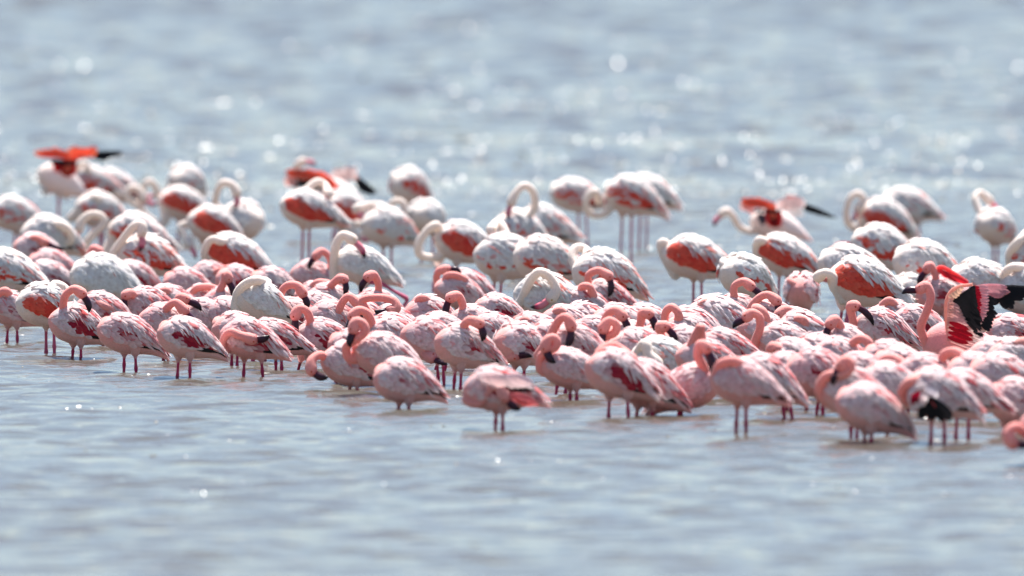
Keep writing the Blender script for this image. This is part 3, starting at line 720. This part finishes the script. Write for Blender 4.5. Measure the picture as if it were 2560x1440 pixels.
B('L', 1420, 820, 20, '1378,825 1382,792 1398,776 1414,788', 'flamingo showing just a rounded pink neck top behind a diagonal neck', t=.7)
B('L', 1445, 872, 10, '1345,890 1370,850 1398,800 1418,795 1428,815>1410,866', 'flamingo with thick diagonal pink neck and dark bill pointing down', t=.7, streak=.6, patch=.1, hz=-.13, fy=985, legs=(1386, 1411))
B('L', 810, 852, 10, '758,850 776,812 768,780 748,772 738,788>750,834', 'flamingo with looped coral neck, dark bill on its red breast', t=.65, patch=.8, streak=.5, legs=(738, 760), fy=926)
B('L', 985, 852, 12, '920,850 930,815 920,785 898,776 882,790>880,838', 'flamingo with looped neck behind an S-necked bird, coral pointed tail', t=.55, streak=.75, patch=.3, p=20)
B('L', 970, 897, 12, '876,895 866,868 890,848 912,830 908,810 890,804 884,822>880,845', 'peach flamingo with S-curved neck and curled head, long striped tail', t=.6, patch=.1, p=20, streak=.3, sz=1.12)
B('L', 885, 917, 10, '828,905 802,888 780,900 778,926>812,936', 'flamingo with head bent low and black bill under its breast', t=.35, patch=.35, legs=(873, 895), fy=982)
B('L', 1078, 855, 14, '1048,865 1062,885 1078,895>1114,908', 'flamingo bending its head down with black bill near the water', t=.6, patch=.05, legs=(1098, 1112), fy=966)
B('L', 1165, 872, 18, '1152,850 1156,820 1174,801 1198,808>1200,848', 'pale flamingo with hooked neck and brown bill, crimson wing flecks', t=.2, patch=.4, legs=(1132, 1150), fy=974)
B('L', 1300, 868, 40, '1245,890 1262,892 1286,890>1322,892', 'flamingo with drooping white plumes and peach head low over water', t=.3, patch=.5, ruffle=1.8)
B('L', 1428, 927, 10, '1356,922 1352,892 1375,875 1392,862 1386,845 1370,850 1363,868>1376,884', 'plain pink flamingo with hooked S-neck and head turned away', t=.65, patch=.05, streak=.1, legs=(1426, 1443), fy=1002)
B('L', 1014, 957, 12, '', 'lone pale flamingo standing low in the water, head hidden, two crimson spots', t=.4, patch=.3, fy=1029, legs=(993, 1022), p=14, sz=.93)
B('L', 1250, 978, 8, '1168,1000 1200,1008 1228,970 1245,966 1262,992>1298,1018', 'lone pink flamingo preening beneath its drooped wing in front of the flock', t=.6, patch=.6, fy=1074, legs=(1237, 1257), extra=droop_front, p=10)

# --- right part, behind
B('L', 1625, 812, 10, '', 'pale pink flamingo back at the rear rim of the flock', t=.4, streak=.3)
B('L', 1735, 820, 14, '', 'pink feathered flamingo back beside a white round one', t=.5)
B('L', 1580, 862, 14, '1512,815 1520,785 1540,776 1556,790>1564,830', 'flamingo with pink arched neck and short dark bill, near a twin hook', t=.3, patch=.05)
B('L', 1665, 862, 14, '1585,845 1600,812 1606,784 1622,784>1630,824', 'flamingo with upright neck and small straight dark bill among pale backs', t=.35, patch=.1)
B('L', 1730, 842, 12, '1664,815 1664,782 1680,768 1696,784 1697,808', 'flamingo with bright coral inverted-U neck', t=.35, patch=.1)
B('L', 1722, 876, 16, '1660,865 1652,838 1650,818 1662,816>1686,864', 'flamingo with long slanting dark bill over orange and white plumes', t=.4, ruffle=1.6, streak=.4)
B('L', 1605, 886, 8, '1480,875 1502,845 1536,832 1541,812 1522,802 1508,822>1512,850', 'flamingo with hooked neck turned back, pale unmarked body', t=.3, patch=.05, sz=1.1)
B('L', 1800, 812, 10, '1748,800 1744,775 1764,756 1784,764', 'clean white flamingo with smooth wings and small pink folded neck', t=.0, patch=.0, streak=.05, sz=1.25, black=.2)
B('L', 1850, 790, 20, '1862,772 1838,745 1836,716 1858,704 1876,715>1900,744', 'flamingo with hook-shaped pink neck and purple-black bill above the others', t=.6)
B('L', 1935, 805, 16, '1872,782 1892,750 1918,737 1942,752>1938,780', 'flamingo with low arched neck and orange eye beside a purple bill', t=.4, streak=.5)
B('L', 1995, 822, 14, '1980,805 1978,780 1962,774 1948,786>1937,810', 'flamingo with tight coral loop and dark bill at the flock rim', t=.5)
B('L', 2010, 838, 10, '1974,828 1984,802 2008,800 2018,826', 'flamingo with peach rounded neck behind orange-edged feathers', t=.5, streak=.4)
B('L', 1910, 835, 25, '1912,850 1921,815 1908,780 1890,772', 'flamingo with bare upright neck just behind the alert one', t=.3)
B('L', 1968, 862, 10, '1880,895 1886,858 1900,820 1898,792 1880,783 1868,792>1835,818', 'alert flamingo with tall upright neck and dark bill facing the other way', t=.35, patch=.1, streak=.5)
B('L', 2115, 872, 8, '2098,845 2102,818 2088,799 2076,810>2069,842', 'flamingo with small looped head against open water, lilac-pink body', t=.6, patch=.0, streak=.1)
B('L', 2210, 828, 14, '2138,850 2132,800 2126,768 2138,764>2180,814', 'flamingo with upright thick neck and dark bill resting on crimson-streaked plumage', t=.4, patch=.6, streak=.7)
B('L', 2245, 805, 16, '2206,790 2206,766 2224,751 2244,772', 'flamingo with doubled arch of neck behind the crimson-streaked one', t=.6)
B('L', 2300, 820, 14, '2258,805 2266,792 2288,795', 'pink flamingo with low flat head beside the open-winged bird', t=.55, streak=.4)
B('L', 2395, 858, 0, '2320,860 2302,820 2316,780 2327,742 2316,715 2302,722>2257,732', 'tall flamingo with both black and crimson wings spread wide', t=.75, patch=.0, streak=.0, sz=1.08, p=-2, extra=spread_wings, fold=False, black=0, fy=950)
B('L', 2535, 842, 20, '', 'pink flamingo with crimson-streaked fan of plumes beside the spread wings', t=.5, streak=.8, ruffle=1.5)
B('L', 1818, 878, 14, '', 'flamingo with vivid coral-striped back and black tail spot', t=.6, streak=.9, patch=.1)
B('L', 1770, 905, 20, '1712,900 1730,858 1746,826 1752,818 1750,850', 'flamingo with slim straight neck rising beside coral stripes', t=.5)
B('L', 1990, 905, 6, '1922,905 1924,882 1932,868 1940,872>1950,880', 'pale flamingo with small head turned back and level wing', t=.3, patch=.0, streak=.1)
B('L', 2105, 905, 10, '2118,890 2132,858 2156,846 2174,862 2168,886', 'flamingo with wide coral neck arch over orange-flecked back', t=.6, streak=.6)
B('L', 2235, 912, 10, '', 'pink striped flamingo back below the spread-winged bird', t=.6, streak=.4)
B('L', 2500, 905, 14, '2488,892 2492,876 2504,880', 'flamingo with round pink head beside white scalloped feathers', t=.2)
B('L', 2545, 910, 30, '2526,885 2536,862 2560,856', 'white scalloped flamingo with pink neck arch next to a round head', t=.05, patch=.0)
B('G', 1660, 902, 14, '1588,905 1602,870 1614,860 1622,888 1640,908>1668,938', 'white flamingo preening with bent neck, pink bill and orange underwing', patch=.2, t=.1, sz=.78, fy=985, streak=.7)
B('L', 2165, 942, 14, '2188,925 2212,898 2240,898 2256,916>2240,940', 'orange-shouldered flamingo with neck arched forward over a white back', t=.75, streak=.5)
B('L', 2325, 945, 10, '2342,915 2362,886 2386,879 2412,896>2436,924', 'flamingo with long arched neck turned over its pink body', t=.55, streak=.4, patch=.3)
B('L', 2510, 955, 8, '', 'lilac-pink smooth flamingo back behind a rosy one with coral spot', t=.5, patch=.2, sz=1.05)

# --- right part, front edge
B('L', 1622, 968, 14, '', 'flamingo showing a pink tail with coral edge behind a crimson-winged bird', t=.6, patch=.0, streak=.7, legs=(1588, 1632), fy=1040, p=22)
B('L', 1548, 942, 10, '1492,915 1500,880 1525,864 1556,876 1580,900', 'flamingo with deep crimson wing and black rear edge, rounded neck', t=.4, patch=1.0, streak=.4, legs=(1520, 1572), fy=1043, sz=1.05, p=20, hz=.08)
B('L', 1715, 975, 180, '1768,965 1762,925 1744,888 1752,862 1766,870>1773,936', 'pink flamingo turned opposite to the rest with neck upright and bill down', t=.75, patch=.15, streak=.1, legs=(1693, 1700), fy=1037, p=20)
B('L', 1918, 948, 10, '', 'flamingo mostly hidden behind a smooth pink one, pale drooped tail', t=.6, patch=.0, p=26, legs=(1966, 1986), fy=1047)
B('L', 1862, 962, 10, '1790,940 1800,912 1830,902 1848,912', 'smooth pink flamingo with tucked neck hump on two crimson legs', t=.75, patch=.02, streak=.2, legs=(1838, 1865), fy=1085, p=18)
B('L', 1982, 942, 16, '', 'dusky pink flamingo with dark flecked wing on widely set legs', t=.7, patch=.15, legs=(1965, 2020), fy=1026, streak=.15)
B('L', 2130, 985, 25, '2072,1005 2048,975 2066,940 2108,936 2128,915 2114,901 2104,915>2084,960', 'flamingo with cream curled neck and black bill pressed to its breast', t=.35, patch=.15, fy=1096, legs=(2128, 2142), hz=-.12)
B('L', 2228, 972, 12, '2200,965 2212,948 2228,950', 'pale flamingo with dark eye peeping beside a smooth pink tail', t=.25, patch=.0, fy=1085)
B('L', 2178, 1027, 10, '', 'smooth pale pink headless flamingo with pointed tail standing in open shallows', t=.5, patch=.05, streak=.15, legs=(2160, 2178), fy=1110, p=18)
B('L', 2420, 985, 12, '', 'pink flamingo with black tail patch behind the drooped black wing', t=.45, patch=.1, legs=(2388, 2420), fy=1095)
B('L', 2345, 990, 20, '2270,1000 2256,978 2275,955 2310,948', 'flamingo drooping a white and black wing beside a smooth pink tail', t=.3, patch=.3, legs=(2327, 2362), fy=1110, extra=droop_wing, ruffle=1.4)
B('L', 2552, 1012, 14, '', 'rosy flamingo with coral spot on its wing beside a black tail patch', t=.65, patch=.1, legs=(2505, 2545), fy=1088)
B('L', 2645, 1085, 8, '2590,1110 2562,1082 2538,1068 2520,1085 2530,1108>2566,1098', 'flamingo coiling its neck close to the water, body out of view', t=.7, fy=1165)
